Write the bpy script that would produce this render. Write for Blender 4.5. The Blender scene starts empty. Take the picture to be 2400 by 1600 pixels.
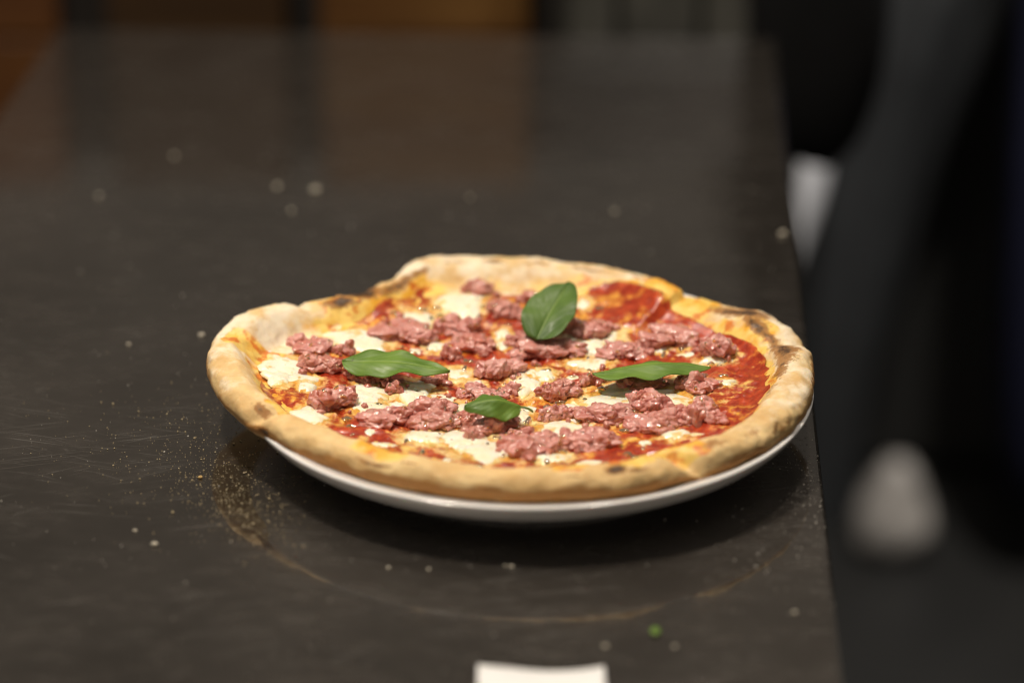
import bpy, bmesh, math, random
import numpy as np
from mathutils import Vector, Matrix

SC = bpy.context.scene
COL = SC.collection
R = math.radians

# ------------------------------------------------------------------ camera
cd = bpy.data.cameras.new('camera')
cam = bpy.data.objects.new('camera', cd); COL.objects.link(cam)
cam.location = (-0.00404, -1.29295, 0.60420)
cam.rotation_euler = (R(90 - 23.3), 0, 0)
cd.sensor_width = 36; cd.lens = 100; cd.clip_start = .05; cd.clip_end = 60
cd.dof.use_dof = True; cd.dof.focus_distance = 1.402; cd.dof.aperture_fstop = 2.7
SC.camera = cam
# ------------------------------------------------------------------ world (dim ambient of the kitchen)
w = bpy.data.worlds.new('World'); SC.world = w; w.use_nodes = True
w.node_tree.nodes['Background'].inputs[0].default_value = (1.0, .87, .72, 1)
w.node_tree.nodes['Background'].inputs[1].default_value = .105
# ------------------------------------------------------------------ lamps
def area(name, loc, target, size, power, color):
    l = bpy.data.lights.new(name, 'AREA'); l.shape = 'DISK'; l.size = size; l.energy = power; l.color = color
    o = bpy.data.objects.new(name, l); COL.objects.link(o); o.location = loc
    o.rotation_euler = (Vector(target) - Vector(loc)).to_track_quat('-Z', 'Y').to_euler()
    return o
area('ceiling_or_fill_lamp', (-.42, .02, 1.45), (0, 0, 0), .17, 23.5, (1.0, .90, .77))
area('ceiling_or_fill_lamp', (.30, .62, 1.75), (0, .05, 0), .10, 9, (1.0, .90, .78))
sp = bpy.data.lights.new('aisle_fill_spot', 'SPOT'); sp.energy = 230; sp.spot_size = R(42); sp.spot_blend = .6; sp.shadow_soft_size = .05; sp.color = (1.0, .95, .90)  # narrow spot added to brighten the pale cloth and container beyond the counter
so_ = bpy.data.objects.new('aisle_fill_spot', sp); COL.objects.link(so_); so_.location = (.60, .80, 1.45)
so_.rotation_euler = (Vector((.34, 1.42, -.52)) - Vector((.60, .80, 1.45))).to_track_quat('-Z', 'Y').to_euler()
area('ceiling_or_fill_lamp', (-.30, -1.25, 1.75), (0, 0, 0), .45, 3.2, (1.0, .91, .80))  # broad fill added from the camera side, lifts plate and crust fronts
# ------------------------------------------------------------------ colour management
SC.view_settings.view_transform = 'Standard'; SC.view_settings.look = 'None'
SC.view_settings.exposure = 0; SC.view_settings.gamma = 1
SC.cycles.use_denoising = True; SC.cycles.filter_width = 1.1
SC.cycles.max_bounces = 8; SC.cycles.sample_clamp_indirect = 6

# ------------------------------------------------------------------ noise
_rs = np.random.RandomState(7)
_perm = np.concatenate([_rs.permutation(256)] * 3)
_g = _rs.normal(size=(256, 3)); _g /= np.linalg.norm(_g, axis=1)[:, None]
def perlin(p):
    p = np.asarray(p, float); i = np.floor(p).astype(int); f = p - i; i &= 255
    u = f * f * f * (f * (f * 6 - 15) + 10); out = 0
    for dx in (0, 1):
        for dy in (0, 1):
            for dz in (0, 1):
                h = _perm[_perm[_perm[i[..., 0] + dx] + i[..., 1] + dy] + i[..., 2] + dz]
                d = f - np.array([dx, dy, dz])
                wt = (u[..., 0] if dx else 1 - u[..., 0]) * (u[..., 1] if dy else 1 - u[..., 1]) * (u[..., 2] if dz else 1 - u[..., 2])
                out = out + wt * (_g[h] * d).sum(-1)
    return out * 1.5
def fbm(p, o=4):
    p = np.asarray(p, float); s = 0; a = 1.
    for k in range(o): s = s + a * perlin(p * 2 ** k + 17.3 * k); a *= .5
    return s
def sstep(a, b, x):
    t = np.clip((x - a) / (b - a), 0, 1); return t * t * (3 - 2 * t)

# ------------------------------------------------------------------ mesh helpers
def mesh_obj(name, verts, faces, mat, parent=None, smooth=True, attrs=None):
    me = bpy.data.meshes.new(name)
    me.from_pydata([tuple(v) for v in verts], [], [tuple(f) for f in faces])
    if smooth: me.polygons.foreach_set('use_smooth', [True] * len(me.polygons))
    for k, v in (attrs or {}).items():
        a = me.attributes.new(k, 'FLOAT', 'POINT'); a.data.foreach_set('value', np.asarray(v, np.float32).ravel())
    me.materials.append(mat); me.update()
    o = bpy.data.objects.new(name, me); COL.objects.link(o)
    if parent: o.parent = parent
    return o
def empty(name, loc):
    o = bpy.data.objects.new(name, None); COL.objects.link(o); o.location = loc; o.empty_display_size = .02
    return o
def tag(o, label=None, cat=None, group=None, kind=None):
    for k, v in (('label', label), ('category', cat), ('group', group), ('kind', kind)):
        if v: o[k] = v
    return o
def grid_faces(n, m, wrap_n=True):
    f = []
    for i in range(n if wrap_n else n - 1):
        a, b = i * m, ((i + 1) % n) * m
        for j in range(m - 1): f.append((a + j, b + j, b + j + 1, a + j + 1))
    return f
def lathe(prof, n=160):
    prof = np.array(prof); th = np.linspace(0, 2 * math.pi, n, endpoint=False)
    v = np.stack([np.cos(th)[:, None] * prof[None, :, 0], np.sin(th)[:, None] * prof[None, :, 0], np.repeat(prof[None, :, 1], n, 0)], -1)
    return v.reshape(-1, 3), grid_faces(n, len(prof))
def smooth_curve(pts, n=80):
    pts = np.array(pts, float); t = np.linspace(0, len(pts) - 1, n); out = []
    P = np.vstack([2 * pts[0] - pts[1], pts, 2 * pts[-1] - pts[-2]])
    for x in t:
        i = min(int(x), len(pts) - 2); u = x - i; p0, p1, p2, p3 = P[i:i + 4]
        out.append(.5 * (2 * p1 + (p2 - p0) * u + (2 * p0 - 5 * p1 + 4 * p2 - p3) * u * u + (3 * p1 - p0 - 3 * p2 + p3) * u ** 3))
    return np.array(out)
def box_obj(name, size, loc, mat, parent=None, bevel=.003, rotz=0, seg=2):
    bm = bmesh.new(); bmesh.ops.create_cube(bm, size=1)
    bmesh.ops.scale(bm, vec=size, verts=bm.verts)
    if bevel: bmesh.ops.bevel(bm, geom=bm.edges[:], offset=bevel, segments=seg, profile=.5, affect='EDGES')
    me = bpy.data.meshes.new(name); bm.to_mesh(me); bm.free(); me.materials.append(mat)
    o = bpy.data.objects.new(name, me); COL.objects.link(o); o.location = loc; o.rotation_euler.z = rotz
    if parent: o.parent = parent
    return o

# ------------------------------------------------------------------ material helpers
class NT:
    def __init__(s, name):
        s.m = bpy.data.materials.new(name); s.m.use_nodes = True; s.t = s.m.node_tree; s.b = s.t.nodes['Principled BSDF']
        s.tc = s.n('ShaderNodeTexCoord')
    def n(s, typ, **kw):
        x = s.t.nodes.new(typ)
        for k, v in kw.items(): setattr(x, k, v)
        return x
    def l(s, a, b): s.t.links.new(a, b)
    def put(s, sock, v):
        if hasattr(v, 'is_output') or isinstance(v, bpy.types.NodeSocket): s.l(v, sock)
        elif isinstance(v, (tuple, list)) and len(v) == 3 and sock.type == 'RGBA': sock.default_value = (*v, 1)
        else: sock.default_value = v
    def set(s, **kw):
        names = dict(color='Base Color', rough='Roughness', normal='Normal', coat='Coat Weight', coatr='Coat Roughness', sss='Subsurface Weight',
                     sssr='Subsurface Radius', ssss='Subsurface Scale', spec='Specular IOR Level', metal='Metallic', trans='Transmission Weight', coatn='Coat Normal', ior='IOR', coati='Coat IOR', aniso='Anisotropic', sheen='Sheen Weight')
        for k, v in kw.items(): s.put(s.b.inputs[names[k]], v)
    def coord(s, scale=(1, 1, 1), rot=(0, 0, 0), loc=(0, 0, 0), src='Object', rnd=False):
        v = s.tc.outputs[src]
        if rnd:
            oi = s.n('ShaderNodeObjectInfo'); mu = s.n('ShaderNodeVectorMath', operation='SCALE'); s.l(oi.outputs['Location'], mu.inputs[0]); mu.inputs['Scale'].default_value = 37.
            ad = s.n('ShaderNodeVectorMath', operation='ADD'); s.l(v, ad.inputs[0]); s.l(mu.outputs[0], ad.inputs[1]); v = ad.outputs[0]
        if any(rot):                                          # turn first, stretch afterwards
            mr = s.n('ShaderNodeMapping'); s.l(v, mr.inputs[0]); mr.inputs['Rotation'].default_value = rot; v = mr.outputs[0]
        mp = s.n('ShaderNodeMapping'); s.l(v, mp.inputs[0]); mp.inputs['Scale'].default_value = scale; mp.inputs['Location'].default_value = loc
        return mp.outputs[0]
    def noise(s, vec, scale, detail=4, rough=.55, dist=0):
        x = s.n('ShaderNodeTexNoise'); s.l(vec, x.inputs['Vector']); x.inputs['Scale'].default_value = scale
        x.inputs['Detail'].default_value = detail; x.inputs['Roughness'].default_value = rough; x.inputs['Distortion'].default_value = dist
        return x.outputs['Fac']
    def voro(s, vec, scale, feature='F1'):
        x = s.n('ShaderNodeTexVoronoi', feature=feature); s.l(vec, x.inputs['Vector']); x.inputs['Scale'].default_value = scale
        return x.outputs['Distance']
    def ramp(s, v, a, b, lo=0., hi=1.):
        x = s.n('ShaderNodeMapRange', interpolation_type='SMOOTHSTEP'); s.put(x.inputs[0], v)
        for i, q in enumerate((a, b, lo, hi)): x.inputs[i + 1].default_value = q
        return x.outputs[0]
    def math(s, op, a, b=0., c=None):
        x = s.n('ShaderNodeMath', operation=op); s.put(x.inputs[0], a); s.put(x.inputs[1], b)
        if c is not None: s.put(x.inputs[2], c)
        return x.outputs[0]
    def mix(s, f, a, b):
        x = s.n('ShaderNodeMix', data_type='RGBA'); s.put(x.inputs[0], f); s.put(x.inputs[6], a); s.put(x.inputs[7], b)
        return x.outputs[2]
    def attr(s, name):
        x = s.n('ShaderNodeAttribute'); x.attribute_name = name; return x.outputs['Fac']
    def bump(s, h, strength, dist, prev=None):
        x = s.n('ShaderNodeBump'); s.put(x.inputs['Height'], h); x.inputs['Strength'].default_value = strength; x.inputs['Distance'].default_value = dist
        if prev is not None: s.l(prev, x.inputs['Normal'])
        return x.outputs[0]

# ---- counter: dark worn metal with a thin burnished gloss, scratches, flour film
def mat_counter():
    m = NT('dark_worn_counter')
    c = m.coord()
    cloud = m.noise(c, 6, 5, .6); mott = m.noise(m.coord((1, 1.6, 1)), 38, 5, .65)
    base = m.mix(m.ramp(cloud, .3, .7), (.050, .0410, .0325), (.088, .0750, .0630))
    base = m.mix(m.ramp(mott, .42, .75, 0, .5), base, (.110, .096, .083))
    scr = None
    for k, (rot, sc, lo) in enumerate(((14, (16, 900, 1), .66), (-18, (14, 800, 1), .66), (27, (22, 760, 1), .68), (-34, (24, 820, 1), .69), (4, (12, 640, 1), .68))):
        n = m.noise(m.coord(sc, (0, 0, R(rot)), (k * 3.1, k * 1.7, 0)), 1, 2, .5)
        t = m.ramp(n, lo - .03, lo + .04)
        msk = m.ramp(m.noise(m.coord((1, 1, 1), (0, 0, 0), (k * 5., 2., 0)), 9 + k, 3), .40, .62)
        t = m.math('MULTIPLY', t, msk); scr = t if scr is None else m.math('MAXIMUM', scr, t)
    base = m.mix(m.math('MULTIPLY', scr, .42), base, (.42, .40, .37))
    fl = m.math('MULTIPLY', m.ramp(m.noise(c, 13, 4, .6), .56, .76), m.ramp(m.noise(m.coord((1, 2.5, 1), (0, 0, .3)), 160, 6, .7), .48, .72))
    base = m.mix(m.math('MULTIPLY', fl, .75), base, (.42, .39, .35))
    rough = m.ramp(mott, .25, .8, .17, .33)
    bn = m.bump(m.noise(m.coord((1, 1, 1)), 260, 4, .6), .10, .0006)
    bn = m.bump(scr, .25, .0004, bn)
    m.set(color=base, rough=rough, metal=.75, spec=.45, normal=bn, coat=1., coatr=m.ramp(mott, .35, .8, .05, .11), coati=1.95)
    cn = m.bump(m.noise(c, 30, 3, .5), .006, .001); m.set(coatn=cn)
    return m.m
def mat_plain(name, color, rough=.6, spec=.5, var=.25, scale=40, bump=0, **kw):
    m = NT(name); n = m.noise(m.coord(rnd=True), scale, 4)
    dark = tuple(x * (1 - var) for x in color)
    m.set(color=m.mix(m.ramp(n, .3, .7), dark, color), rough=rough, spec=spec, **kw)
    if bump: m.set(normal=m.bump(n, bump, .002))
    return m.m
def mat_wood(name, a, b, rough=.5):
    m = NT(name); g = m.noise(m.coord((1.2, 1, 26), rnd=True), 3, 5, .6, .4); s = m.noise(m.coord((2, 2, 5), rnd=True), 2, 2)
    col = m.mix(m.ramp(g, .32, .68), a, b); col = m.mix(m.ramp(s, .4, .7, 0, .5), col, tuple(x * .55 for x in a))
    m.set(color=col, rough=rough, normal=m.bump(g, .2, .001)); return m.m

# ------------------------------------------------------------------ the counter and what lies behind it
YAW = R(-3.04)
u = Vector((math.cos(YAW), math.sin(YAW), 0)); v = Vector((-math.sin(YAW), math.cos(YAW), 0))
M_counter = mat_counter()
def counter():
    right_mid = Vector((.1492, 0, 0)); W, y0, y1 = .5175, -.85, .657
    ctr = right_mid - u * (W / 2) + v * ((y0 + y1) / 2)
    root = empty('counter', (ctr.x, ctr.y, -.90)); root.rotation_euler.z = YAW
    tag(root, 'long dark worn metal counter dusted with flour under the plate', 'counter')
    box_obj('counter_top', (W, y1 - y0, .030), (0, 0, .885), M_counter, root, bevel=.0035, seg=3)
    box_obj('counter_body', (W - .06, y1 - y0 - .08, .869), (0, -.0, .4345), mat_plain('counter_body_paint', (.02, .018, .017), .6), root, bevel=.004)
    return root
counter()

def floor():
    m = NT('dark_floor'); n = m.noise(m.coord(), 5, 5)
    m.set(color=m.mix(m.ramp(n, .3, .7), (.004, .0038, .0032), (.007, .0066, .0056)), rough=.55, normal=m.bump(n, .1, .002))
    o = mesh_obj('floor', [(-3, -2, -.902), (4, -2, -.902), (4, 5, -.902), (-3, 5, -.902)], [(0, 1, 2, 3)], m.m, smooth=False)
    tag(o, kind='structure')
floor()

def cabinet():
    root = empty('wooden_cabinet', (-.2, 1.04, -.90))
    tag(root, 'brown wooden cabinet front standing behind the far end of the counter', 'cabinet')
    carc = mat_plain('cabinet_carcass', (.012, .008, .005), .7)
    W1 = mat_wood('warm_wood', (.10, .034, .008), (.155, .060, .012)); W2 = mat_wood('dark_wood', (.040, .018, .005), (.060, .029, .008)); W3 = mat_wood('amber_wood', (.095, .037, .008), (.145, .070, .014))
    box_obj('carcass', (.86, .03, 1.14), (.01, .05, .57), carc, root)
    for x0, x1, mt, nm in ((-.62, -.392, W1, 'side_panel'), (-.350, -.197, W2, 'door_panel'), (-.168, .010, W3, 'door_panel')):
        x0 += .2; x1 += .2
        pn = empty(nm, (0, 0, 0)); pn.parent = root
        for k in range(6):
            z0 = .02 + k * .19
            box_obj('plank', (x1 - x0, .022, .186), ((x0 + x1) / 2, .018, z0 + .093), mt, pn, bevel=.003)
cabinet()
def steel_unit():
    root = empty('steel_unit', (.14, 1.02, -.90))
    tag(root, 'grey green metal unit behind the counter, right of the wooden cabinet', 'metal unit')
    M = mat_plain('grey_green_metal', (.050, .047, .038), .45, scale=14, var=.4); D = mat_plain('unit_gap', (.02, .019, .016), .6)
    box_obj('body', (.215, .30, 1.05), (0, .17, .525), D, root)
    for x0, x1 in ((-.098, -.058), (-.052, .012), (.018, .06), (.066, .1)):
        box_obj('panel', (x1 - x0, .018, 1.0), ((x0 + x1) / 2, .008, .52), M, root, bevel=.004)
steel_unit()

def blob(name, dims, loc, mat, seed, amp=.1, freq=1.6, power=2., sub=4, shape=None, rot=(0, 0, 0)):
    bm = bmesh.new(); bmesh.ops.create_icosphere(bm, subdivisions=sub, radius=1)
    P = np.array([vv.co[:] for vv in bm.verts]); F = [[x.index for x in f.verts] for f in bm.faces]; bm.free()
    P /= (np.abs(P) ** power).sum(1, keepdims=True) ** (1 / power)
    P = P * (1 + amp * fbm(P * freq + seed * 3.7, 3))[:, None]
    if shape is not None: P = shape(P)
    P = P * (np.array(dims) / 2)
    o = mesh_obj(name, P, F, mat); o.location = loc; o.rotation_euler = rot
    return o
def background_right():
    blk = mat_plain('black_cloth', (.006, .006, .0065), .85, .2, scale=20, bump=.3)
    gry = mat_plain('dark_grey_fabric', (.026, .0275, .0285), .6, .4, scale=12, bump=.3)
    nav = mat_plain('navy_cloth', (.004, .005, .018), .8, .2)
    wht = mat_plain('pale_plastic', (.33, .305, .275), .4)
    silver = mat_plain('pale_grey_cloth', (.80, .80, .82), .4, var=.12)
    root = empty('black_cabinet', (.80, 2.05, -.90))
    tag(root, 'black cabinet on the floor beyond the right side of the counter', 'cabinet')
    box_obj('body', (1.1, .5, 1.5), (0, 0, .77), mat_plain('black_board', (.008, .0075, .006), .6), root)
    box_obj('plinth', (1.06, .46, .02), (0, 0, .01), blk, root)
    # slouching dark grey draped fabric, leaning right towards its top
    path = smooth_curve([(.352, 1.70, -.898, .045), (.360, 1.70, -.76, .050), (.378, 1.70, -.63, .055), (.405, 1.70, -.46, .060), (.450, 1.70, -.30, .075), (.52, 1.70, -.16, .085), (.58, 1.70, -.02, .08), (.60, 1.70, .02, .01)], 60)
    a = np.arange(48) * 2 * math.pi / 48
    V = path[:, None, :3] + np.stack([np.cos(a)[None] * path[:, 3:4], np.sin(a)[None] * path[:, 3:4] * .8, 0 * a[None] * path[:, 3:4]], -1) * (1 + .12 * np.sin(a * 5 + path[:, 2:3] * 9))[..., None]
    V = V.transpose(1, 0, 2)
    o = mesh_obj('draped_fabric', V.reshape(-1, 3), grid_faces(48, 60), gry)
    tag(o, 'dark grey fabric draped in a leaning column right of the counter', 'fabric')
    o = blob('black_bag', (.115, .08, .50), (.236, .86, .085), blk, 5, .05, 1.4, 3.2)
    tag(o, 'black rounded bag hanging just beyond the far right corner of the counter', 'bag')
    def wedge(P):
        k = sstep(-1, .9, P[:, 2]); return np.stack([np.where(P[:, 0] > 0, P[:, 0] * (.05 + .95 * k), P[:, 0]), P[:, 1], P[:, 2]], 1)
    o = blob('pale_cloth', (.118, .03, .29), (.262, 1.38, -.425), silver, 8, .06, 1.3, 2.6, shape=wedge)
    tag(o, 'pale grey pointed cloth corner right against the counter edge', 'cloth')
    def cone(P):
        k = 1 - .45 * sstep(-.6, 1, P[:, 2]); return np.stack([P[:, 0] * k + .25 * (P[:, 2] + 1) * .5, P[:, 1] * k, P[:, 2]], 1)
    o = blob('white_container', (.088, .080, .112), (.424, 1.60, -.845), wht, 9, .16, 1.3, 3, shape=cone)
    tag(o, 'small off white tapered container standing on the dark floor', 'container')
    o = blob('navy_cloth', (.16, .10, 1.0), (.60, 1.55, -.32), nav, 11, .06, 1.3, 4)
    tag(o, 'navy blue cloth hanging at the far right edge', 'cloth')
background_right()

# ------------------------------------------------------------------ plate
def mat_plate():
    m = NT('white_glazed_ceramic'); n = m.noise(m.coord(), 60, 3)
    m.set(color=m.mix(m.ramp(n, .3, .7), (.78, .76, .74), (.82, .80, .78)), rough=.12, coat=.5, coatr=.05, sss=.1, sssr=(.004, .003, .002), ssss=.5); return m.m
def plate():
    m = mat_plate(); root = empty('plate', (.004, -.005, 0))
    tag(root, 'round white ceramic plate holding the pizza on the counter', 'plate')
    prof = smooth_curve([(.0005, .0142), (.05, .0142), (.085, .0155), (.112, .0195), (.130, .0252), (.1370, .0277), (.1395, .0285), (.1410, .0281), (.1407, .0264), (.1385, .0232), (.1335, .0182), (.122, .0120), (.105, .0075), (.088, .0055), (.05, .0055), (.0005, .0055)], 120)
    V, F = lathe(prof, 200); dish = mesh_obj('dish', V, F, m, root)
    V, F = lathe(smooth_curve([(.094, .0068), (.0925, .0012), (.0905, .0002), (.0885, .0012), (.087, .0060)], 16), 120); mesh_obj('foot_ring', V, F, m, dish)
plate()

# ------------------------------------------------------------------ pizza
pizza = empty('pizza', (0, 0, .0142))
tag(pizza, 'baked pizza with sausage crumbles, mozzarella and tomato on a white plate', 'pizza')
ZP = .0142
def zfloor(r): return .0185 + .008 * (r / .12) ** 2
def per(tab, th):                       # periodic smooth interpolation, degrees -> value
    tab = sorted(((a + 360) % 360, b) for a, b in tab); a = np.array([t[0] for t in tab]); b = np.array([t[1] for t in tab])
    a3 = np.concatenate([a - 360, a, a + 360]); b3 = np.concatenate([b, b, b])
    t = (np.asarray(th) + 360) % 360; y = sum(np.interp(t + d, a3, b3) for d in (-3, -1.5, 0, 1.5, 3)) / 5
    return y
ROUT = [(0, 14.6), (-11, 14.5), (-26, 14.5), (-40, 14.4), (-50, 14.2), (-57, 13.8), (-66, 14.1), (-85, 13.6), (-107, 13.3), (-128, 13.3), (-145, 13.8), (-156, 14.4), (-169, 15.1), (177, 15.7), (170, 15.9), (157, 15.8), (150, 15.2), (146, 14.4), (140, 14.0), (136, 13.4), (131, 13.2), (124, 13.6), (118.5, 13.9), (114.5, 15.2), (109, 15.5), (102, 15.4), (92, 15.1), (80, 14.7), (66, 14.4), (58, 14.0), (47, 13.2), (42, 13.8), (34, 14.1), (27, 14.6), (19, 14.8), (9, 14.8)]
CREST = [(0, 12.2), (-12, 12.4), (-30, 12.6), (-45, 13.0), (-57, 11.6), (-68, 13.2), (-85, 12.8), (-107, 12.6), (-125, 12.8), (-140, 13.0), (-153, 11.6), (-165, 12.8), (178, 12.8), (168, 10.8), (158, 13.0), (150, 11.4), (143, 8.6), (138, 10.4), (131, 9.0), (124, 8.8), (118.5, 6.8), (114.5, 9.8), (108, 9.0), (102, 8.6), (92, 8.2), (80, 7.8), (66, 7.4), (55, 7.4), (47, 7.2), (41, 9.8), (35, 8.0), (28, 13.0), (20, 11.6), (13, 9.2), (4, 13.6)]   # rim height above floor, mm
WIDTH = [(0, 2.7), (-30, 2.9), (-57, 3.1), (-85, 2.5), (-120, 2.6), (-150, 2.7), (-170, 2.8), (170, 2.6), (158, 3.2), (148, 2.8), (138, 2.6), (125, 2.2), (110, 2.9), (90, 2.8), (70, 2.4), (50, 2.6), (38, 3.4), (28, 3.3), (20, 3.5), (12, 3.1)]
def gauss(x, c, s): d = (x - c + 180) % 360 - 180; return np.exp(-(d / s) ** 2)

def dough():
    N, M = 720, 84
    thd = np.arange(N) * 360 / N; th = np.radians(thd)
    ro = per(ROUT, thd) * .01; hc = per(CREST, thd) * .001; wd = per(WIDTH, thd) * .01
    ro = ro + .0006 * perlin(np.stack([np.cos(th) * 9, np.sin(th) * 9, th * 0 + 2], -1))
    # profile parameter: 0..16 underside, 16..62 rim arch, 62..M floor
    r = np.zeros((N, M)); z = np.zeros((N, M)); s_ = np.zeros((N, M))
    rc = ro - .40 * wd; ri = ro - wd
    zi = zfloor(ri); zb = zfloor(ro * .9) - .0005
    nu, nr = 14, 50
    for j in range(nu):
        t = j / nu; r[:, j] = .002 + (ro - .006 - .002) * t; z[:, j] = np.maximum(zfloor(r[:, j]) - .0042, .0146); s_[:, j] = -.1
    zb = z[:, nu - 1]
    for k in range(nr):
        t = k / (nr - 1); j = nu + k; s_[:, j] = t
        zc = zi + hc
        if t < .5:
            a = -70 + (t / .5) * 160; a = R(a)     # outer bulge
            ce = .5 * (zb + zc); hh = .5 * (zc - zb)
            r[:, j] = rc + (ro - rc) * np.cos(a) ** (.8 if math.cos(a) > 0 else 1); z[:, j] = ce + hh * math.sin(a) if a < 0 else ce + hh * math.sin(a) ** .9
        else:
            q = (t - .5) / .5; r[:, j] = rc - (rc - ri) * q ** .92
            z[:, j] = zi + (zc - zi) * (1 - sstep(0, 1, q ** 1.25)) - (zi - zfloor(r[:, j])) * 0
    nf = M - nu - nr
    for k in range(nf):
        t = (k + 1) / nf; j = nu + nr + k; s_[:, j] = 1 + t
        r[:, j] = ri * (1 - t) + .0008 * t; z[:, j] = zfloor(r[:, j])
    # the cut at the back right: the slice behind it lies higher
    cut = sstep(46.0, 47.6, thd) * (1 - sstep(47.6, 74, thd))
    z += (cut[:, None] * .006 * sstep(.075, .11, r)) * (s_ > .45)
    X = r * np.cos(th)[:, None]; Y = r * np.sin(th)[:, None]; P = np.stack([X, Y, z], -1)
    n1 = fbm(P * 55, 3); n2 = fbm(P * 210 + 5, 3)
    rim = np.clip(np.minimum(s_ * 6, (1.25 - s_) * 4), 0, 1) * (s_ >= 0)
    z2 = P[..., 2] + rim * (.0011 * n1 + .0005 * n2); 
    rr = 1 + rim * (.0012 * fbm(P * 60 + 40, 3) + .0003 * n2) / r
    # radial creases (folds of the dough)
    for c, dep, wdt, sl in ((-57, .0062, 2.0, .16), (-50, -.0016, 4., .1), (-63, -.0012, 4., .1), (-153, .0038, 2.0, -.06), (168, .0028, 1.8, .06), (11, .0020, 3., 0), (146, .003, 2., 0), (-38, .0012, 1.6, .25)):
        g = gauss(thd[:, None] + (s_ - .5) * sl * 90, c, wdt) * np.exp(-((s_ - .5) / .33) ** 2)
        z2 = z2 - g * dep; rr = rr - g * dep * .35 / r
    P[..., 2] = z2; P[..., 0] *= rr; P[..., 1] *= rr
    # what the dough looks like where: oil soaked, floury, scorched, toasted, painted gap shadow
    T = thd[:, None] + 0 * s_
    Q = P * 1.0
    nz = fbm(Q * 70 + 11, 4); nf_ = fbm(Q * 260 + 3, 4)
    inner = sstep(.60, .86, s_ + .16 * nz)
    oilw = per([(0, .75), (-25, .9), (-45, 1.0), (-57, 1.0), (-75, .95), (-90, .8), (-120, .9), (-150, .7), (-172, .8), (172, .55), (160, .12), (150, .5), (143, 1.1), (136, 1.3), (125, 1.5), (116, 1.1), (108, .35), (95, .35), (80, .5), (65, .75), (52, 1.6), (44, 1.5), (37, 1.4), (28, 1.2), (12, 1.1)], thd)[:, None]
    oil = np.clip(inner * oilw, 0, 1)
    oil = np.maximum(oil, np.clip(gauss(T, 42, 8) + gauss(T, 128, 9) + .9 * gauss(T, 140, 4) + gauss(T, 52, 8) + .7 * gauss(T, 19, 10) * (s_ > .45), 0, 1) * sstep(.30, .55, s_ + .12 * nz))
    for c, wdt, lo in ((-122, 6, .36), (-80, 3.5, .42), (-64, 7, .41), (-53, 3, .34), (170, 4, .4), (-155, 3, .5)):
        oil = np.maximum(oil, np.clip(1.7 * gauss(T, c, wdt), 0, 1.3) * sstep(lo, lo + .08, s_ + .05 * nz))
    flour = np.clip(per([(0, .75), (-25, .55), (-50, .25), (-90, .03), (-130, .05), (-155, .32), (-172, .55), (175, .8), (165, 1.), (150, 1.), (145, .5), (130, .2), (115, .8), (100, .75), (80, .65), (60, .75), (45, .3), (30, .8), (15, .9)], thd)[:, None] * sstep(.12, .4, s_) * (.75 + .5 * nz), 0, 1)
    toast = np.clip(.20 + .95 * np.exp(-((s_ - .19 - .03 * nz) / .07) ** 2) * per([(0, .3), (-50, .8), (-80, 1.2), (-110, 1.2), (-140, 1.), (-165, .6), (160, .2), (90, .2), (20, .3)], thd)[:, None] + .24 * nz, 0, 1)
    char_gap_shade = np.zeros_like(T)
    for c, wdt, sc_, sw, am in ((29, 8, .52, .14, 1.45), (20, 8, .60, .09, 1.3), (13, 5, .58, .08, 1.15), (5, 8, .58, .15, 1.4), (-4, 6, .66, .12, 1.05), (-14, 6, .72, .09, .7), (139, 4.5, .60, .14, 1.4), (122, 8, .60, .13, 1.3), (131, 5, .45, .2, 1.7), (115, 5, .66, .1, 1.0), (-71, 2.2, .44, .05, 1.9), (-67, 3.5, .40, .025, 1.2), (-121, 5, .34, .022, 1.25), (-113, 3, .40, .02, .9), (-79, 3, .39, .02, 1.0), (-150, 1.9, .22, .06, 1.5), (-143, 2.4, .17, .04, 1.1), (-155, 4, .44, .07, .95), (-121, 5, .57, .03, .95), (-80, 4, .60, .04, .9), (96, 2.5, .57, .06, 1.2), (86, 5, .55, .06, .85), (74, 6, .56, .07, .85), (60, 5, .55, .06, .8), (104, 5, .56, .05, .7), (178, 9, .22, .09, .85), (-4, 10, .26, .08, .95), (12, 8, .24, .07, .85), (-30, 6, .30, .09, .7), (-38, 5, .42, .07, .65), (-48, 4, .45, .08, .8), (-62, 5, .14, .05, .8), (-90, 7, .16, .05, .6), (-110, 7, .16, .05, .65), (-128, 6, .18, .05, .7), (155, 6, .2, .1, .5)):  # thin front lines below the yellow slivers are painted gap shadow, rest is scorching
        char_gap_shade = np.maximum(char_gap_shade, am * gauss(T, c, wdt) * np.exp(-((s_ - sc_) / sw) ** 2))
    F = grid_faces(N, M)
    m = NT('baked_dough')
    c = m.coord(); grain = m.noise(c, 420, 5, .65); patch = m.noise(c, 62, 5, .6); spk = m.noise(c, 900, 3, .7)
    aO, aF, aT, aC = (m.attr(k) for k in ('oil', 'flour', 'toast', 'char_gap_shade'))
    col = m.mix(m.ramp(patch, .3, .7), (.63, .395, .16), (.77, .555, .27))
    tt = m.math('ADD', aT, m.math('MULTIPLY', m.math('SUBTRACT', patch, .5), .55))
    col = m.mix(m.ramp(tt, .36, .88, 0, .9), col, (.38, .165, .038))
    ff = m.math('ADD', aF, m.math('MULTIPLY', m.math('SUBTRACT', m.noise(c, 150, 5, .7), .5), .9))
    col = m.mix(m.ramp(ff, .30, .85, 0, .85), col, (.86, .77, .60))
    oo = m.math('ADD', aO, m.math('MULTIPLY', m.math('SUBTRACT', m.noise(c, 130, 4, .6), .5), .7))
    oc = m.mix(m.ramp(m.noise(c, 75, 4, .6), .42, .62), (.86, .60, .16), (.80, .40, .035))
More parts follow.
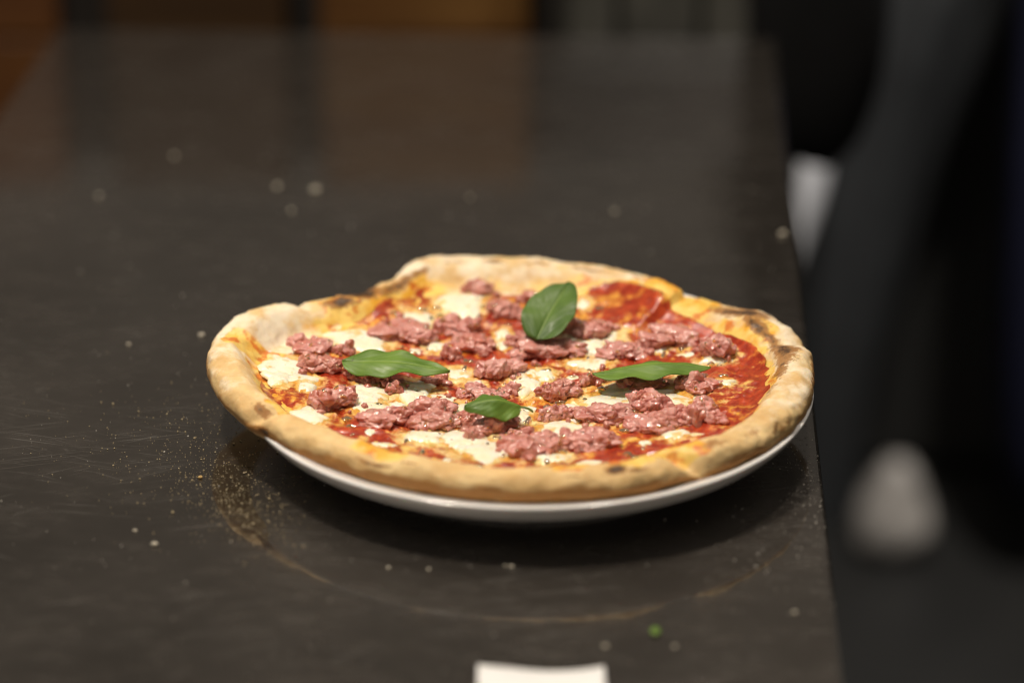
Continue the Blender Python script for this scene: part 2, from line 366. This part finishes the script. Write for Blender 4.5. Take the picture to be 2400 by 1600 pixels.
    oc = m.mix(m.ramp(m.noise(m.coord(loc=(3, 1, 2)), 120, 3), .52, .64, 0, .8), oc, (.62, .12, .010))
    col = m.mix(m.ramp(oo, .34, .66), col, oc)
    cc = m.math('ADD', aC, m.math('MULTIPLY', m.math('SUBTRACT', m.math('ADD', m.math('MULTIPLY', grain, .6), m.math('MULTIPLY', m.noise(c, 190, 5, .7), .55)), .575), 2.1))
    col = m.mix(m.ramp(cc, .42, .78, 0, .9), col, (.32, .140, .036))
    col = m.mix(m.ramp(cc, .85, 1.35, 0, .92), col, (.050, .024, .012))
    col = m.mix(m.ramp(spk, .58, .72, 0, .34), col, (.44, .26, .10))
    col = m.mix(m.ramp(grain, .55, .75, 0, .20), col, (.86, .74, .50))
    rough = m.math('SUBTRACT', .72, m.math('MULTIPLY', m.ramp(oo, .4, .7), .36))
    b1 = m.bump(grain, .32, .0012); b1 = m.bump(patch, .25, .003, b1); b1 = m.bump(spk, .25, .0005, b1)
    m.set(color=col, rough=rough, normal=b1, spec=.35, sss=.12, sssr=(.006, .003, .001), ssss=.6)
    V = P.reshape(-1, 3).copy(); V[:, 2] -= ZP
    o = mesh_obj('dough_crust', V, F, m.m, pizza, attrs=dict(oil=oil, flour=flour, toast=toast, char_gap_shade=char_gap_shade))
    o['label'] = 'golden puffed dough crust with scorched blisters'
dough()

MOZZ = [(-31.9,98.6,25.4,30.2),(-54.4,77.3,19.5,23.4),(-83.9,53.0,30.8,23.4),(-118.6,14.1,23.6,24.3),(-109.4,0.9,17.2,14.6),(-106.3,-7.8,9.5,12.4),(-76.0,-10.5,21.8,25.3),(-71.8,-27.1,20.8,22.4),(-60.5,-21.9,10.0,13.0),(-101.9,-42.2,16.8,21.4),(-30.6,19.5,12.2,15.9),(2.9,8.2,18.1,23.4),(12.7,19.4,10.0,13.0),(33.8,98.4,8.6,11.2),(32.3,53.8,26.3,22.4),(48.8,64.2,8.6,11.2),(51.1,51.1,14.0,12.7),(35.0,32.5,20.8,13.6),(58.2,-12.9,48.9,37.0),(-27.8,-60.2,25.4,21.4),(-15.6,-74.4,30.8,25.3),(-46.6,-59.9,19.0,15.6),(19.5,-46.2,21.8,22.4),(-22.8,6.5,10.4,13.6),(-29.2,-24.8,14.5,18.9),(71.6,43.2,7.3,9.4),(99.4,27.4,15.0,12.7),(101.6,-2.4,8.2,10.6),(0.0,-30.2,11.3,14.6),(-49.9,3.1,14.0,16.6),(-53.9,-9.1,15.0,16.6),(-43.5,49.9,10.4,13.6),(-8.8,66.8,9.1,11.8),(-7.6,54.5,8.2,10.6),(24.7,-21.2,11.3,14.6),(15.2,-83.7,15.9,12.7),(73.9,-61.0,13.6,11.7),(47.7,-34.3,13.6,14.6),(-120.1,-1.1,13.6,17.5)]
def sauce():
    N, M = 420, 130
    thd = np.arange(N) * 360 / N; th = np.radians(thd)
    ri = (per(ROUT, thd) - per(WIDTH, thd)) * .01
    edge = ri + per([(0, .006), (20, .005), (30, .003), (36, .007), (44, .006), (48, .011), (60, .009), (72, .003), (82, -.004), (105, -.005), (116, .004), (128, .007), (140, .004), (150, -.002), (160, -.004), (180, .0), (-165, .004), (-140, .004), (-110, .003), (-80, .003), (-50, .003), (-25, .006)], thd) + .004 * fbm(np.stack([np.cos(th) * 5, np.sin(th) * 5, th * 0], -1), 3)
    t = np.linspace(0, 1, M); r = edge[:, None] * t[None] + .0006
    P = np.stack([r * np.cos(th)[:, None], r * np.sin(th)[:, None], 0 * r], -1)
    bump = .0012 + .0014 * fbm(P * 95, 4) + .0011 * np.abs(fbm(P * 260 + 9, 3))
    fade = sstep(1, .90, t)[None]
    rimz = np.clip((r - (ri - .004)[:, None]) / .010, 0, 1) ** 1.6 * .006
    cut = sstep(46.0, 47.6, thd) * (1 - sstep(47.6, 74, thd))
    P[..., 2] = zfloor(r) + bump * fade - .0016 * (1 - fade) + rimz + cut[:, None] * .006 * sstep(.075, .11, r) - ZP
    melt = np.zeros_like(r)                # cheese that has run out thin around each piece
    for x, y, wx, dy in MOZZ:
        melt = np.maximum(melt, np.exp(-(((P[..., 0] - x * .001) / (wx * .00085)) ** 2 + ((P[..., 1] - y * .001) / (dy * .00085)) ** 2)))
    m = NT('tomato_sauce'); c = m.coord()
    a = m.noise(c, 48, 4, .6); b = m.noise(c, 150, 5, .65); f = m.noise(c, 520, 4, .6)
    red = m.mix(m.ramp(b, .35, .7), (.30, .022, .006), (.60, .085, .020))
    org = m.mix(m.ramp(b, .35, .7), (.62, .17, .014), (.84, .46, .075))
    mixv = m.math('ADD', a, m.math('MULTIPLY', m.math('SUBTRACT', b, .5), .6))
    col = m.mix(m.ramp(mixv, .50, .66), red, org)
    col = m.mix(m.ramp(m.math('ADD', m.noise(m.coord(loc=(.3, .7, 0)), 60, 4, .6), m.math('MULTIPLY', m.math('SUBTRACT', b, .5), .3)), .60, .70, 0, .8), col, (.88, .60, .18))
    ml = m.math('ADD', m.attr('melt'), m.math('MULTIPLY', m.math('SUBTRACT', b, .5), 1.1))
    col = m.mix(m.ramp(ml, .34, .66, 0, .88), col, m.mix(m.ramp(b, .4, .65), (.80, .42, .06), (.90, .72, .34)))
    bn = m.bump(b, .30, .003); bn = m.bump(f, .35, .0007, bn)
    m.set(color=col, rough=.28, normal=bn, coat=.75, coatr=.06, sss=.25, sssr=(.006, .0018, .0006), ssss=.6, coatn=m.bump(f, .45, .0008))
    mesh_obj('tomato_sauce', P.reshape(-1, 3), grid_faces(N, M), m.m, pizza, attrs=dict(melt=melt))
sauce()

# ---- mozzarella: soft melted flakes
def mat_mozz():
    m = NT('melted_mozzarella'); c = m.coord(rnd=True); e = m.attr('edge')
    n = m.noise(c, 130, 4, .6); n2 = m.noise(c, 150, 3, .55)
    col = m.mix(m.ramp(n, .3, .7), (.88, .81, .58), (.94, .90, .76))
    ee = m.math('ADD', e, m.math('MULTIPLY', m.math('SUBTRACT', n, .5), 1.0))
    col = m.mix(m.ramp(ee, .40, 1.0, 0, .85), col, (.88, .64, .18))
    col = m.mix(m.ramp(m.math('ADD', n2, m.math('MULTIPLY', m.math('SUBTRACT', n, .5), .8)), .57, .72, 0, .75), col, (.82, .50, .10))
    bn = m.bump(n, .15, .002); bn = m.bump(m.noise(c, 500, 3), .14, .0005, bn)
    m.set(color=col, rough=.30, normal=bn, coat=.5, coatr=.08, sss=.4, sssr=(.006, .004, .002), ssss=.7); return m.m
NM = len(MOZZ)
_r = np.random.RandomState(21)
for _ in range(46):
    _a, _q = _r.uniform(0, 6.28), 108 * math.sqrt(_r.uniform(0, 1))
    MOZZ.append((_q * math.cos(_a), _q * math.sin(_a), _r.uniform(7, 19), _r.uniform(6, 13)))
def mozzarella():
    mt = mat_mozz(); rs = np.random.RandomState(4)
    for i, (x, y, wx, dy) in enumerate(MOZZ):
        gsc = 1.22 if i < NM else 1.
        x *= .001; y *= .001; wx *= .0005 * gsc; dy *= .0005 * gsc
        N, M = 80, 26; th = np.arange(N) * 2 * math.pi / N; t = np.linspace(0, 1, M) ** .8
        sd = i * 5.31
        ang = rs.uniform(0, 6.28); k0 = [ang + k * 2 * math.pi / 5 + rs.uniform(-.4, .4) for k in range(5)]
        poly = (sum(np.clip(np.cos(th - q), 0, 1) ** 9 for q in k0)) ** (-1 / 9.)
        poly = np.minimum(poly, 1.5)
        out = .82 * poly * (1 + .30 * fbm(np.stack([np.cos(th) * 1.3 + sd, np.sin(th) * 1.3, th * 0 + sd], -1), 3))
        lx = wx * out[:, None] * t * np.cos(th)[:, None]; ly = dy * out[:, None] * t * np.sin(th)[:, None]
        thick = min(.0029, .0018 + .075 * min(wx, dy)) * rs.uniform(.8, 1.2) * (1. if i < NM else .7)
        prof = np.clip(1 - t ** 3.0, 0, 1) ** .75
        gx, gy = x + lx, y + ly; gr = np.hypot(gx, gy)
        surf = zfloor(gr) + np.clip(gr - .122, 0, 1) * .25
        P = np.stack([gx, gy, 0 * gx], -1)
        hz = surf + .0004 + thick * prof[None] * (1 + .20 * fbm(P * 80 + sd, 2)) + .0001 * fbm(P * 420, 2) * (t < .9)
        z0 = float(zfloor(math.hypot(x, y)))
        V = np.stack([lx, ly, hz - z0], -1).reshape(-1, 3)
        ea = np.repeat((t ** 2)[None], N, 0) * (.75 + .6 * fbm(P * 60 + 3, 2))
        o = mesh_obj('mozzarella_piece', V, grid_faces(N, M), mt, pizza, attrs=dict(edge=ea)); o.location = (x, y, z0 - ZP)
mozzarella()

# ---- sausage crumbles
def mat_sausage():
    m = NT('cooked_sausage'); c = m.coord(rnd=True); k = m.attr('knob')
    a = m.noise(c, 120, 4, .6); b = m.noise(c, 380, 4, .65); f = m.noise(c, 1100, 3, .6)
    oi = m.n('ShaderNodeObjectInfo')
    col = m.mix(m.ramp(a, .32, .68), m.mix(oi.outputs['Random'], (.55, .185, .150), (.46, .140, .100)), m.mix(oi.outputs['Random'], (.71, .36, .315), (.63, .28, .225)))
    col = m.mix(m.ramp(b, .56, .70, 0, .55), col, (.78, .48, .40))
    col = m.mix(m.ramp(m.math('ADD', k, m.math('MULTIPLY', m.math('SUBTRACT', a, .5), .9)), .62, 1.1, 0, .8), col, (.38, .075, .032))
    col = m.mix(m.ramp(m.noise(c, 90, 2), .58, .72, 0, .5), col, (.50, .10, .035))
    col = m.mix(m.ramp(m.noise(m.coord(loc=(2, 5, 1), rnd=True), 150, 4, .65), .56, .70, 0, .6), col, (.46, .155, .055))
    bn = m.bump(b, .45, .0012); bn = m.bump(f, .45, .0005, bn)
    m.set(color=col, rough=.36, normal=bn, spec=.45, coat=.85, coatr=.10, sss=.22, sssr=(.005, .0022, .0014), ssss=.6, coatn=m.bump(m.noise(c, 420, 1, .4), .7, .0012)); return m.m
SAUSAGE = [(-107.7,41.1,21.4,6.7),(-90.2,37.6,10.0,9.0),(-101.5,13.2,24.7,10.2),(-92.1,-27.3,20.9,14.7),(-76.8,6.1,21.8,8.5),(-64.3,-2.0,14.7,8.9),(-59.1,61.9,33.2,9.0),(-33.7,70.5,21.8,11.4),(-24.5,53.8,20.9,9.0),(-35.2,40.1,9.0,11.2),(-22.2,114.7,17.1,9.0),(-7.7,92.8,21.8,8.0),(3.8,103.3,12.3,7.4),(36.7,66.7,21.4,12.8),(-1.3,57.4,14.7,8.0),(10.3,46.8,31.3,9.0),(26.3,45.0,15.7,8.6),(-10.9,21.1,24.7,10.1),(52.9,39.1,26.6,7.5),(78.6,52.0,29.0,10.9),(100.7,31.5,17.1,12.7),(18.0,-3.6,20.4,11.4),(36.1,9.7,13.3,8.6),(-41.4,11.2,14.2,6.0),(-43.6,-28.6,19.5,11.4),(-18.7,-6.1,23.7,7.0),(-4.9,-0.2,10.4,7.1),(-66.9,-42.4,26.6,8.5),(-40.7,-42.6,24.2,9.0),(-18.0,-44.2,28.0,9.0),(-22.8,-60.6,8.1,7.5),(-0.7,-58.0,14.2,9.2),(6.1,-71.0,31.3,9.5),(31.3,-64.8,26.6,9.6),(41.8,-33.5,26.6,10.2),(19.0,-28.8,21.8,7.0),(62.9,-26.4,19.5,12.0),(68.8,-45.6,31.3,9.0),(86.4,-44.0,24.2,13.1),(87.7,-3.9,21.8,9.0),(59.9,2.6,23.7,8.0)]
def sausage():
    mt = mat_sausage(); rs = np.random.RandomState(12)
    bm = bmesh.new(); bmesh.ops.create_icosphere(bm, subdivisions=5, radius=1)
    D = np.array([q.co[:] for q in bm.verts]); F = [[q.index for q in f.verts] for f in bm.faces]; bm.free()
    bm = bmesh.new(); bmesh.ops.create_icosphere(bm, subdivisions=4, radius=1)
    D5 = np.array([q.co[:] for q in bm.verts]); F5 = [[q.index for q in f.verts] for f in bm.faces]; bm.free()
    def lump(d, sd):
        rad = .80 + .28 * perlin(d * 1.25 + sd); lob = 0
        for k in range(9):                                    # rounded knobs pressed together
            q = rs.normal(size=3); q /= np.linalg.norm(q); wq = rs.uniform(.05, .22); hq = rs.uniform(.1, .42)
            lob = lob + np.exp(9 * hq * np.exp(-(1 - d @ q) / wq))
        rad = rad + np.log(lob / 9) / 9 + .12 * perlin(d * 3.6 + sd)
        for k in range(2):                                    # torn tips
            q = rs.normal(size=3); q[2] = abs(q[2]) * .9; q /= np.linalg.norm(q)
            rad += rs.uniform(.0, .55) * np.exp(-((1 - d @ q) / rs.uniform(.02, .09)))
        return rad
    for i, (x, y, wx, hz) in enumerate(SAUSAGE):
        wx *= .97; hz = hz * 1.12 + 1.8
        x_, y_ = x * .001, y * .001; z0 = zfloor(math.hypot(x_, y_)) - ZP
        n = int(np.clip(round(wx / 6.0), 2, 5)); V = []; FF = []; K = []; nv = 0
        for k in range(n):                                    # a clump torn from the same piece: knobs grown into each other
            sd = i * 7.77 + k * 2.31
            t = (k + .5) / n * 2 - 1
            ox = t * wx * .42 + rs.uniform(-1, 1); oy = rs.uniform(-1, 1) * wx * .24 * (1 - .5 * abs(t))
            s = rs.uniform(.40, .66) * wx * (1.25 if n < 4 else 1.0) * (1 - .25 * abs(t)); s = max(s, 2.6)
            hh = hz * rs.uniform(.55, 1.0) * (1 - .3 * abs(t))
            d, f = (D, F) if s > 6.5 else (D5, F5)
            rad = lump(d, sd)
            P = d * rad[:, None] * np.array([s * .68, s * .56, hh * .52 + .6]) * .001
            nn = P / np.linalg.norm(P, axis=1)[:, None]
            P += nn * (.0007 * perlin(P * 300 + sd) + .00030 * perlin(P * 800 + sd))[:, None] + .0006 * np.stack([perlin(P * 250 + q * 31 + sd) for q in range(3)], -1)
            a = rs.uniform(-.8, .8); P[:, :2] = P[:, :2] @ np.array([[math.cos(a), -math.sin(a)], [math.sin(a), math.cos(a)]])
            P += np.array([ox, oy, hh * .30 + .6]) * .001
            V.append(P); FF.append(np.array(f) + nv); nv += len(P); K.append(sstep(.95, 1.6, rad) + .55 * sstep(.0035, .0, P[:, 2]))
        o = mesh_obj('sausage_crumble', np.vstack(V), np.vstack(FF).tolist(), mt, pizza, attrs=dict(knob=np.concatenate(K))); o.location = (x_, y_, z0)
        o.rotation_euler.z = rs.uniform(-.3, .3)
sausage()

# ---- small torn bits of sausage and tomato between the crumbles
def bits():
    rs = np.random.RandomState(5); mt = bpy.data.materials['cooked_sausage']
    bm = bmesh.new(); bmesh.ops.create_icosphere(bm, subdivisions=3, radius=1)
    D = np.array([q.co[:] for q in bm.verts]); F = np.array([[q.index for q in f.verts] for f in bm.faces]); bm.free()
    V = []; FF = []; K = []
    for i in range(150):
        c = SAUSAGE[rs.randint(len(SAUSAGE))]; a = rs.uniform(0, 6.28); rr = rs.uniform(.35, .8) * c[2]
        x, y = c[0] + math.cos(a) * rr, c[1] + math.sin(a) * rr * .8
        if math.hypot(x, y) > 112: continue
        s = rs.uniform(.8, 2.4) * .001
        P = D * (1 + .4 * perlin(D * 1.7 + i * 3.3) + .2 * perlin(D * 4 + i))[:, None] * s * rs.uniform(.7, 1.3, 3)
        P += np.array([x * .001, y * .001, zfloor(math.hypot(x, y) * .001) - ZP + .0022])
        FF.append(F + len(D) * len(V)); V.append(P); K.append(np.full(len(D), rs.uniform(0, .8)))
    o = mesh_obj('sausage_bits', np.vstack(V), np.vstack(FF).tolist(), mt, pizza, attrs=dict(knob=np.concatenate(K))); o['kind'] = 'stuff'
bits()

def oil():
    rs = np.random.RandomState(31)
    m = NT('amber_oil'); n = m.noise(m.coord(), 200, 2)
    m.set(color=m.mix(n, (.90, .55, .16), (.95, .70, .30)), rough=.03, trans=.9, ior=1.47)
    A, B = 14, 6; V = []; F = []; nv = 0
    an = np.arange(A) * 2 * math.pi / A; fc = np.array(grid_faces(A, B))
    def lens(c, nrm, r, h):
        nonlocal nv
        nrm = nrm / np.linalg.norm(nrm); t = np.cross(nrm, (0.2, 1, 0.1)); t /= np.linalg.norm(t); b = np.cross(nrm, t)
        q = np.linspace(0.02, 1, B); el = rs.uniform(.6, 1.4); wob = 1 + .18 * np.sin(an * 2 + rs.uniform(0, 6)) + .10 * np.sin(an * 3 + rs.uniform(0, 6))
        P = c + (np.cos(an) * wob)[:, None, None] * q[None, :, None] * t * r * el + (np.sin(an) * wob)[:, None, None] * q[None, :, None] * b * r / el + (h * (1 - q ** 2) - .15 * h)[None, :, None] * nrm
        V.append(P.reshape(-1, 3)); F.append(fc + nv); nv += A * B
    for k in range(170):                                     # pools on sauce and cheese
        a, q = rs.uniform(0, 6.28), .108 * math.sqrt(rs.uniform(0, 1)); r = rs.uniform(.0008, .0024)
        lens(np.array([q * math.cos(a), q * math.sin(a), zfloor(q) - ZP + .0023]), np.array([rs.normal() * .12, rs.normal() * .12 - .1, 1]), r, r * .42)
    bpy.context.view_layer.update()
    for o in [o for o in pizza.children if o.name.startswith('sausage_crumble')]:      # beads of fat clinging to the meat
        me = o.data; nvv = len(me.vertices); co = np.empty(nvv * 3); me.vertices.foreach_get('co', co); co = co.reshape(-1, 3)
        no = np.empty(nvv * 3); me.vertex_normals.foreach_get('vector', no); no = no.reshape(-1, 3)
        ca, sa = math.cos(o.rotation_euler.z), math.sin(o.rotation_euler.z); Rz = np.array([[ca, sa, 0], [-sa, ca, 0], [0, 0, 1]])
        co = co @ Rz + np.array(o.location); no = no @ Rz
        ok = np.where((no[:, 2] > .35) & (no[:, 1] < .25))[0]
        for i in rs.choice(ok, min(len(ok), 1 + int(nvv / 1500)), replace=False):
            r = rs.uniform(.0005, .0014); lens(co[i], no[i], r, r * .42)
    o = mesh_obj('oil_droplets', np.vstack(V), np.vstack(F).tolist(), m.m, pizza); o['kind'] = 'stuff'
oil()

# ------------------------------------------------------------------ basil leaves
def mat_leaf(name, a, b, under):
    m = NT(name); U = m.attr('u'); Vv = m.attr('v'); c = m.coord()
    side = m.math('ABSOLUTE', Vv)
    ph = m.math('SUBTRACT', m.math('MULTIPLY', U, 7.0), m.math('MULTIPLY', side, 3.2))
    fr = m.math('ABSOLUTE', m.math('SUBTRACT', m.math('FRACT', ph), .5))
    vein = m.ramp(fr, .0, .09, 1, 0)
    mid = m.ramp(side, .015, .05, 1, 0)
    n = m.noise(c, 220, 4, .6); n2 = m.noise(c, 60, 3)
    col = m.mix(m.ramp(n2, .3, .7), a, b)
    col = m.mix(m.math('MULTIPLY', m.math('MAXIMUM', m.math('MULTIPLY', vein, .22), mid), .5), col, under)
    col = m.mix(m.ramp(m.noise(c, 300, 2), .70, .78, 0, .7), col, (.03, .025, .01))
    g = m.n('ShaderNodeNewGeometry'); col = m.mix(g.outputs['Backfacing'], col, under)
    bn = m.bump(m.math('MULTIPLY', fr, 2.), .03, .0016); bn = m.bump(n, .10, .0010, bn)
    m.set(color=col, rough=.52, spec=.32, normal=bn, coat=.03, coatr=.2); return m.m
def leaf(label, base, tip, up, width, mat, arch=.0, fold=.0, twist=0., stem=.0, wav=.0008, cup=0., tipcurl=0., rnd=.68):
    base, tip = Vector(base) * .001, Vector(tip) * .001; L = (tip - base).length; ax = (tip - base).normalized()
    up = Vector(up); up = (up - ax * up.dot(ax)).normalized(); sd = ax.cross(up)
    root = empty('basil_leaf', base); tag(root, label, 'basil leaf', 'fresh basil leaves on the pizza')
    N, M = 56, 33; U, Vv = np.meshgrid(np.linspace(0, 1, N), np.linspace(-1, 1, M), indexing='ij')
    prof = np.sin(math.pi * U ** .80) ** rnd * (1 - .22 * U) ; prof[0] = .02; prof[-1] = .0
    wv = prof * width * .0005
    x = U * L; s = Vv * wv
    h = arch * .001 * np.sin(math.pi * U) + fold * np.abs(s) + cup * s ** 2 / (width * .001) + wav * np.sin(U * 19 + 2.4 * np.sign(Vv)) * np.abs(Vv) ** 2 * prof
    h += .00007 * np.cos((U * 7 - np.abs(Vv) * 3.2) * 2 * math.pi) * prof * np.abs(Vv) ** .5 - .0005 * np.exp(-(Vv / .07) ** 2) + tipcurl * np.clip(U - .6, 0, 1) ** 2
    h += .0016 * perlin(np.stack([U * 3.1 + width, Vv * 1.3, 0 * U + width * 1.7], -1)) * (.3 + np.abs(Vv))
    tw = twist * (U - .5); s2 = s * np.cos(tw) - h * np.sin(tw); h2 = s * np.sin(tw) + h * np.cos(tw)
    ax_, up_, sd_ = (np.array(q) for q in (ax, up, sd))
    P = x[..., None] * ax_ + s2[..., None] * sd_ + h2[..., None] * up_
    o = mesh_obj('blade', P.reshape(-1, 3), grid_faces(N, M, False), mat, root, attrs=dict(u=U, v=Vv))
    so = o.modifiers.new('thickness', 'SOLIDIFY'); so.thickness = .0004; so.offset = 0
    # midrib, running on into a short stalk
    k = M // 2; C = [P[j, k] for j in range(0, N - 4, 2)]
    rad = [.00055 * (1 - .8 * j / len(C)) for j in range(len(C))]
    if stem:
        C = [C[0] - ax_ * stem * .001 * q - up_ * stem * .0004 * q * q for q in (1, .66, .33)] + C; rad = [.0009, .0008, .0007] + rad
    C = np.array(C); ph = np.arange(8) * math.pi / 4
    V = (C[:, None] + (np.cos(ph)[None, :, None] * sd_ + np.sin(ph)[None, :, None] * up_ * .8) * np.array(rad)[:, None, None] - up_ * .00015).reshape(-1, 3)
    Fc = [(j * 8 + q, j * 8 + (q + 1) % 8, (j + 1) * 8 + (q + 1) % 8, (j + 1) * 8 + q) for j in range(len(C) - 1) for q in range(8)]
    mesh_obj('midrib', V, Fc, bpy.data.materials['leaf_rib'], o)
    return root
mat_plain('leaf_rib', (.22, .32, .08), .4)
LG = mat_leaf('basil_green', (.080, .155, .018), (.140, .235, .036), (.30, .40, .07))
LD = mat_leaf('basil_deep_green', (.055, .110, .018), (.095, .165, .030), (.20, .28, .06))
leaf('long glossy basil leaf lying across the left sausage', (-89, 10.5, 32), (-35, 1, 30.8), (.05, -.22, 1), 23, LG, arch=2.6, fold=-.14, wav=.0013, twist=.45)
leaf('dark upright basil leaf leaning at the back of the pizza', (8.5, 42.5, 30.5), (26, 80, 46.5), (-.15, -.50, 1), 29.5, LD, arch=2, fold=.16, wav=.0010, stem=0, twist=.2, rnd=.52)
leaf('thin basil leaf seen nearly edge on at the right', (36, -4, 31.8), (95, 4, 33.2), (0, .10, 1), 27, LG, arch=3.0, fold=-.36, wav=.0013, twist=-.2, tipcurl=-.01)
leaf('small curled basil leaf with a short stalk near the front crust', (0, -41, 31), (-27, -49.5, 34.3), (-.1, -.30, 1), 21, LG, arch=4.5, fold=-.55, stem=7, wav=.0009)

# ------------------------------------------------------------------ receipt, scraps, crumbs
def receipt():
    N, M = 30, 24; U, Vv = np.meshgrid(np.linspace(0, 1, N), np.linspace(0, 1, M), indexing='ij')
    x = -.0185 + .0535 * U; y = -.2435 - .13 * Vv
    y = y + .0022 * np.sin(U * 3.14) * -1 * (1 - Vv)
    z = .0012 + .0022 * (1 - Vv) ** 2 * (np.abs(U - .5) * 2) ** 1.5 + .0008 * np.sin(U * 5 + Vv * 3) + .0005
    m = NT('thermal_paper'); n = m.noise(m.coord(), 300, 3); m.set(color=m.mix(n, (.80, .79, .78), (.86, .85, .84)), rough=.55, normal=m.bump(n, .08, .0005))
    o = mesh_obj('paper_slip', np.stack([x, y, z], -1).reshape(-1, 3), grid_faces(N, M, False), m.m)
    s = o.modifiers.new('thickness', 'SOLIDIFY'); s.thickness = .0003; s.offset = 0
    tag(o, 'white paper slip lying on the counter at the bottom edge', 'paper')
receipt()
def scraps():
    o = blob('basil_scrap', (.0042, .0065, .0012), (.0581, -.2091, .0010), LG, 2, .25, 1.4); tag(o, 'tiny green basil scrap on the counter before the plate', 'scrap')
    for k in ('u', 'v'):
        a = o.data.attributes.new(k, 'FLOAT', 'POINT'); a.data.foreach_set('value', np.full(len(o.data.vertices), .5, np.float32))
    fm = mat_plain('flour_crumb', (.66, .60, .48), .8, var=.3, scale=300); am = mat_plain('toasted_crumb', (.58, .38, .14), .8, scale=300)
    L = [(-124.2,341.6,5.5),(-148.2,349.3,3.6),(-217.6,405.1,3.2),(-255.3,332.5,2.8),(-136.4,307.7,2.8),(155.2,267.9,4.6),(57.6,306.3,2.8),(-29.5,330.2,2.4),(-171.4,117.1,3.4),(-209.1,104.7,2.6),(-4.2,-149,2.6),(-7.2,-147.7,1.8),(-41.7,-151.1,1.8),(36,-221.7,2.6),(-168.6,-127.2,3.4),(-179.3,-113.1,2.2),(120.2,-191.9,2.4),(-154.6,-57,2.6),(-60,-150,2),(66,-222,2.2)]
    CRUMB_LABELS = ['largest pale flour crumb, behind the pizza on the far counter', 'pale crumb just left of the largest far crumb', 'faint crumb farthest back on the left of the counter', 'faint crumb nearest the left counter edge at the back',
        'faint crumb just before the largest far crumb', 'pale crumb at the right counter edge behind the pizza', 'dim crumb behind the back right of the pizza', 'dim crumb straight behind the pizza, right of the largest crumb',
        'pale crumb close beside the left back of the crust', 'pale crumb farther left of the crust, second from the pizza', 'pale crumb at the edge of the shadow before the plate, right one of a pair', 'tiny crumb touching its larger neighbour before the plate',
        'small crumb before the plate, left of the pair', 'dim crumb before the plate, left of the green scrap', 'larger pale crumb on the near left counter below the scattered meal', 'smaller pale crumb left of its neighbour on the near left counter',
        'dim crumb near the right counter edge in the foreground', 'amber toasted crumb left of the plate among fine meal', 'small crumb before the plate, leftmost in the shadow edge', 'dim crumb just right of the green scrap in the foreground']
    for i, (x, y, s) in enumerate(L):
        s *= .00075; o = blob('flour_crumb', (s * 1.2, s, s * .7), (x * .001, y * .001, s * .32), am if i in (17,) else fm, i, .3, 1.6, sub=3)
        if i == 17: o.name = 'toasted_crumb'
        tag(o, CRUMB_LABELS[i], 'crumb', None if i == 17 else 'flour crumbs scattered on the counter')
    # fine meal and flour dust: far too many grains to count
    rs = np.random.RandomState(3)
    base = np.array([(1, 0, 0), (-1, 0, 0), (0, 1, 0), (0, -1, 0), (0, 0, 1), (0, 0, -1)], float) * .5
    bf = np.array([(0, 2, 4), (2, 1, 4), (1, 3, 4), (3, 0, 4), (2, 0, 5), (1, 2, 5), (3, 1, 5), (0, 3, 5)])
    def grains(name, pts, size, mat, label):
        V = []; F = []
        for i, (x, y) in enumerate(pts):
            s = size * rs.lognormal(0, .45); B = base * s * rs.uniform(.6, 1.3, 3); a = rs.uniform(0, 6.28); c_, s_ = math.cos(a), math.sin(a)
            B = np.stack([B[:, 0] * c_ - B[:, 1] * s_, B[:, 0] * s_ + B[:, 1] * c_, B[:, 2]], 1) + np.array([x, y, s * .4])
            F.append(bf + 6 * len(V)); V.append(B)
        o = mesh_obj(name, np.vstack(V), np.vstack(F).tolist(), mat, smooth=False); tag(o, label, kind='stuff')
    def edge_ok(p): return p[:, 0] < .1492 + .0531 * p[:, 1] - .001
    P = np.vstack([rs.multivariate_normal((-.140, -.062), ((.00032, -.00022), (-.00022, .00060)), 620), rs.multivariate_normal((-.155, -.035), ((.0011, -.0004), (-.0004, .0016)), 420), rs.multivariate_normal((-.128, -.098), ((.00015, -.00012), (-.00012, .00028)), 420), rs.multivariate_normal((-.17, -.01), ((.0016, 0), (0, .0012)), 220)])
    grains('semolina_grains', P, .00044, mat_plain('semolina', (.50, .40, .24), .75, scale=500), 'fine yellow semolina meal scattered left of the plate')
    Q = np.vstack([np.stack([rs.uniform(-.32, .15, 900), rs.uniform(-.30, .45, 900)], 1), rs.multivariate_normal((.140, -.060), ((.00006, 0), (0, .0018)), 320), rs.multivariate_normal((.120, -.13), ((.0006, 0), (0, .0012)), 160)])
    grains('flour_dust', Q[edge_ok(Q)], .00042, mat_plain('flour_grain', (.62, .58, .52), .8), 'sparse white flour specks over the dark counter')
    a = rs.uniform(R(-40), R(8), 16); r = rs.uniform(.1415, .1445, 16)
    V = []; F = []
    for i in range(16):
        s = rs.uniform(.0003, .0008); V.append(base * s * rs.uniform(.6, 1.4, 3) + np.array([(r[i] - .0042) * math.cos(a[i]) + .004, (r[i] - .0042) * math.sin(a[i]) - .005, .0288])); F.append(bf + 6 * i)
    o = mesh_obj('charred_specks', np.vstack(V), np.vstack(F).tolist(), mat_plain('charred', (.02, .012, .008), .9), smooth=False); tag(o, 'black charred specks on the rim of the plate', kind='stuff')
scraps()
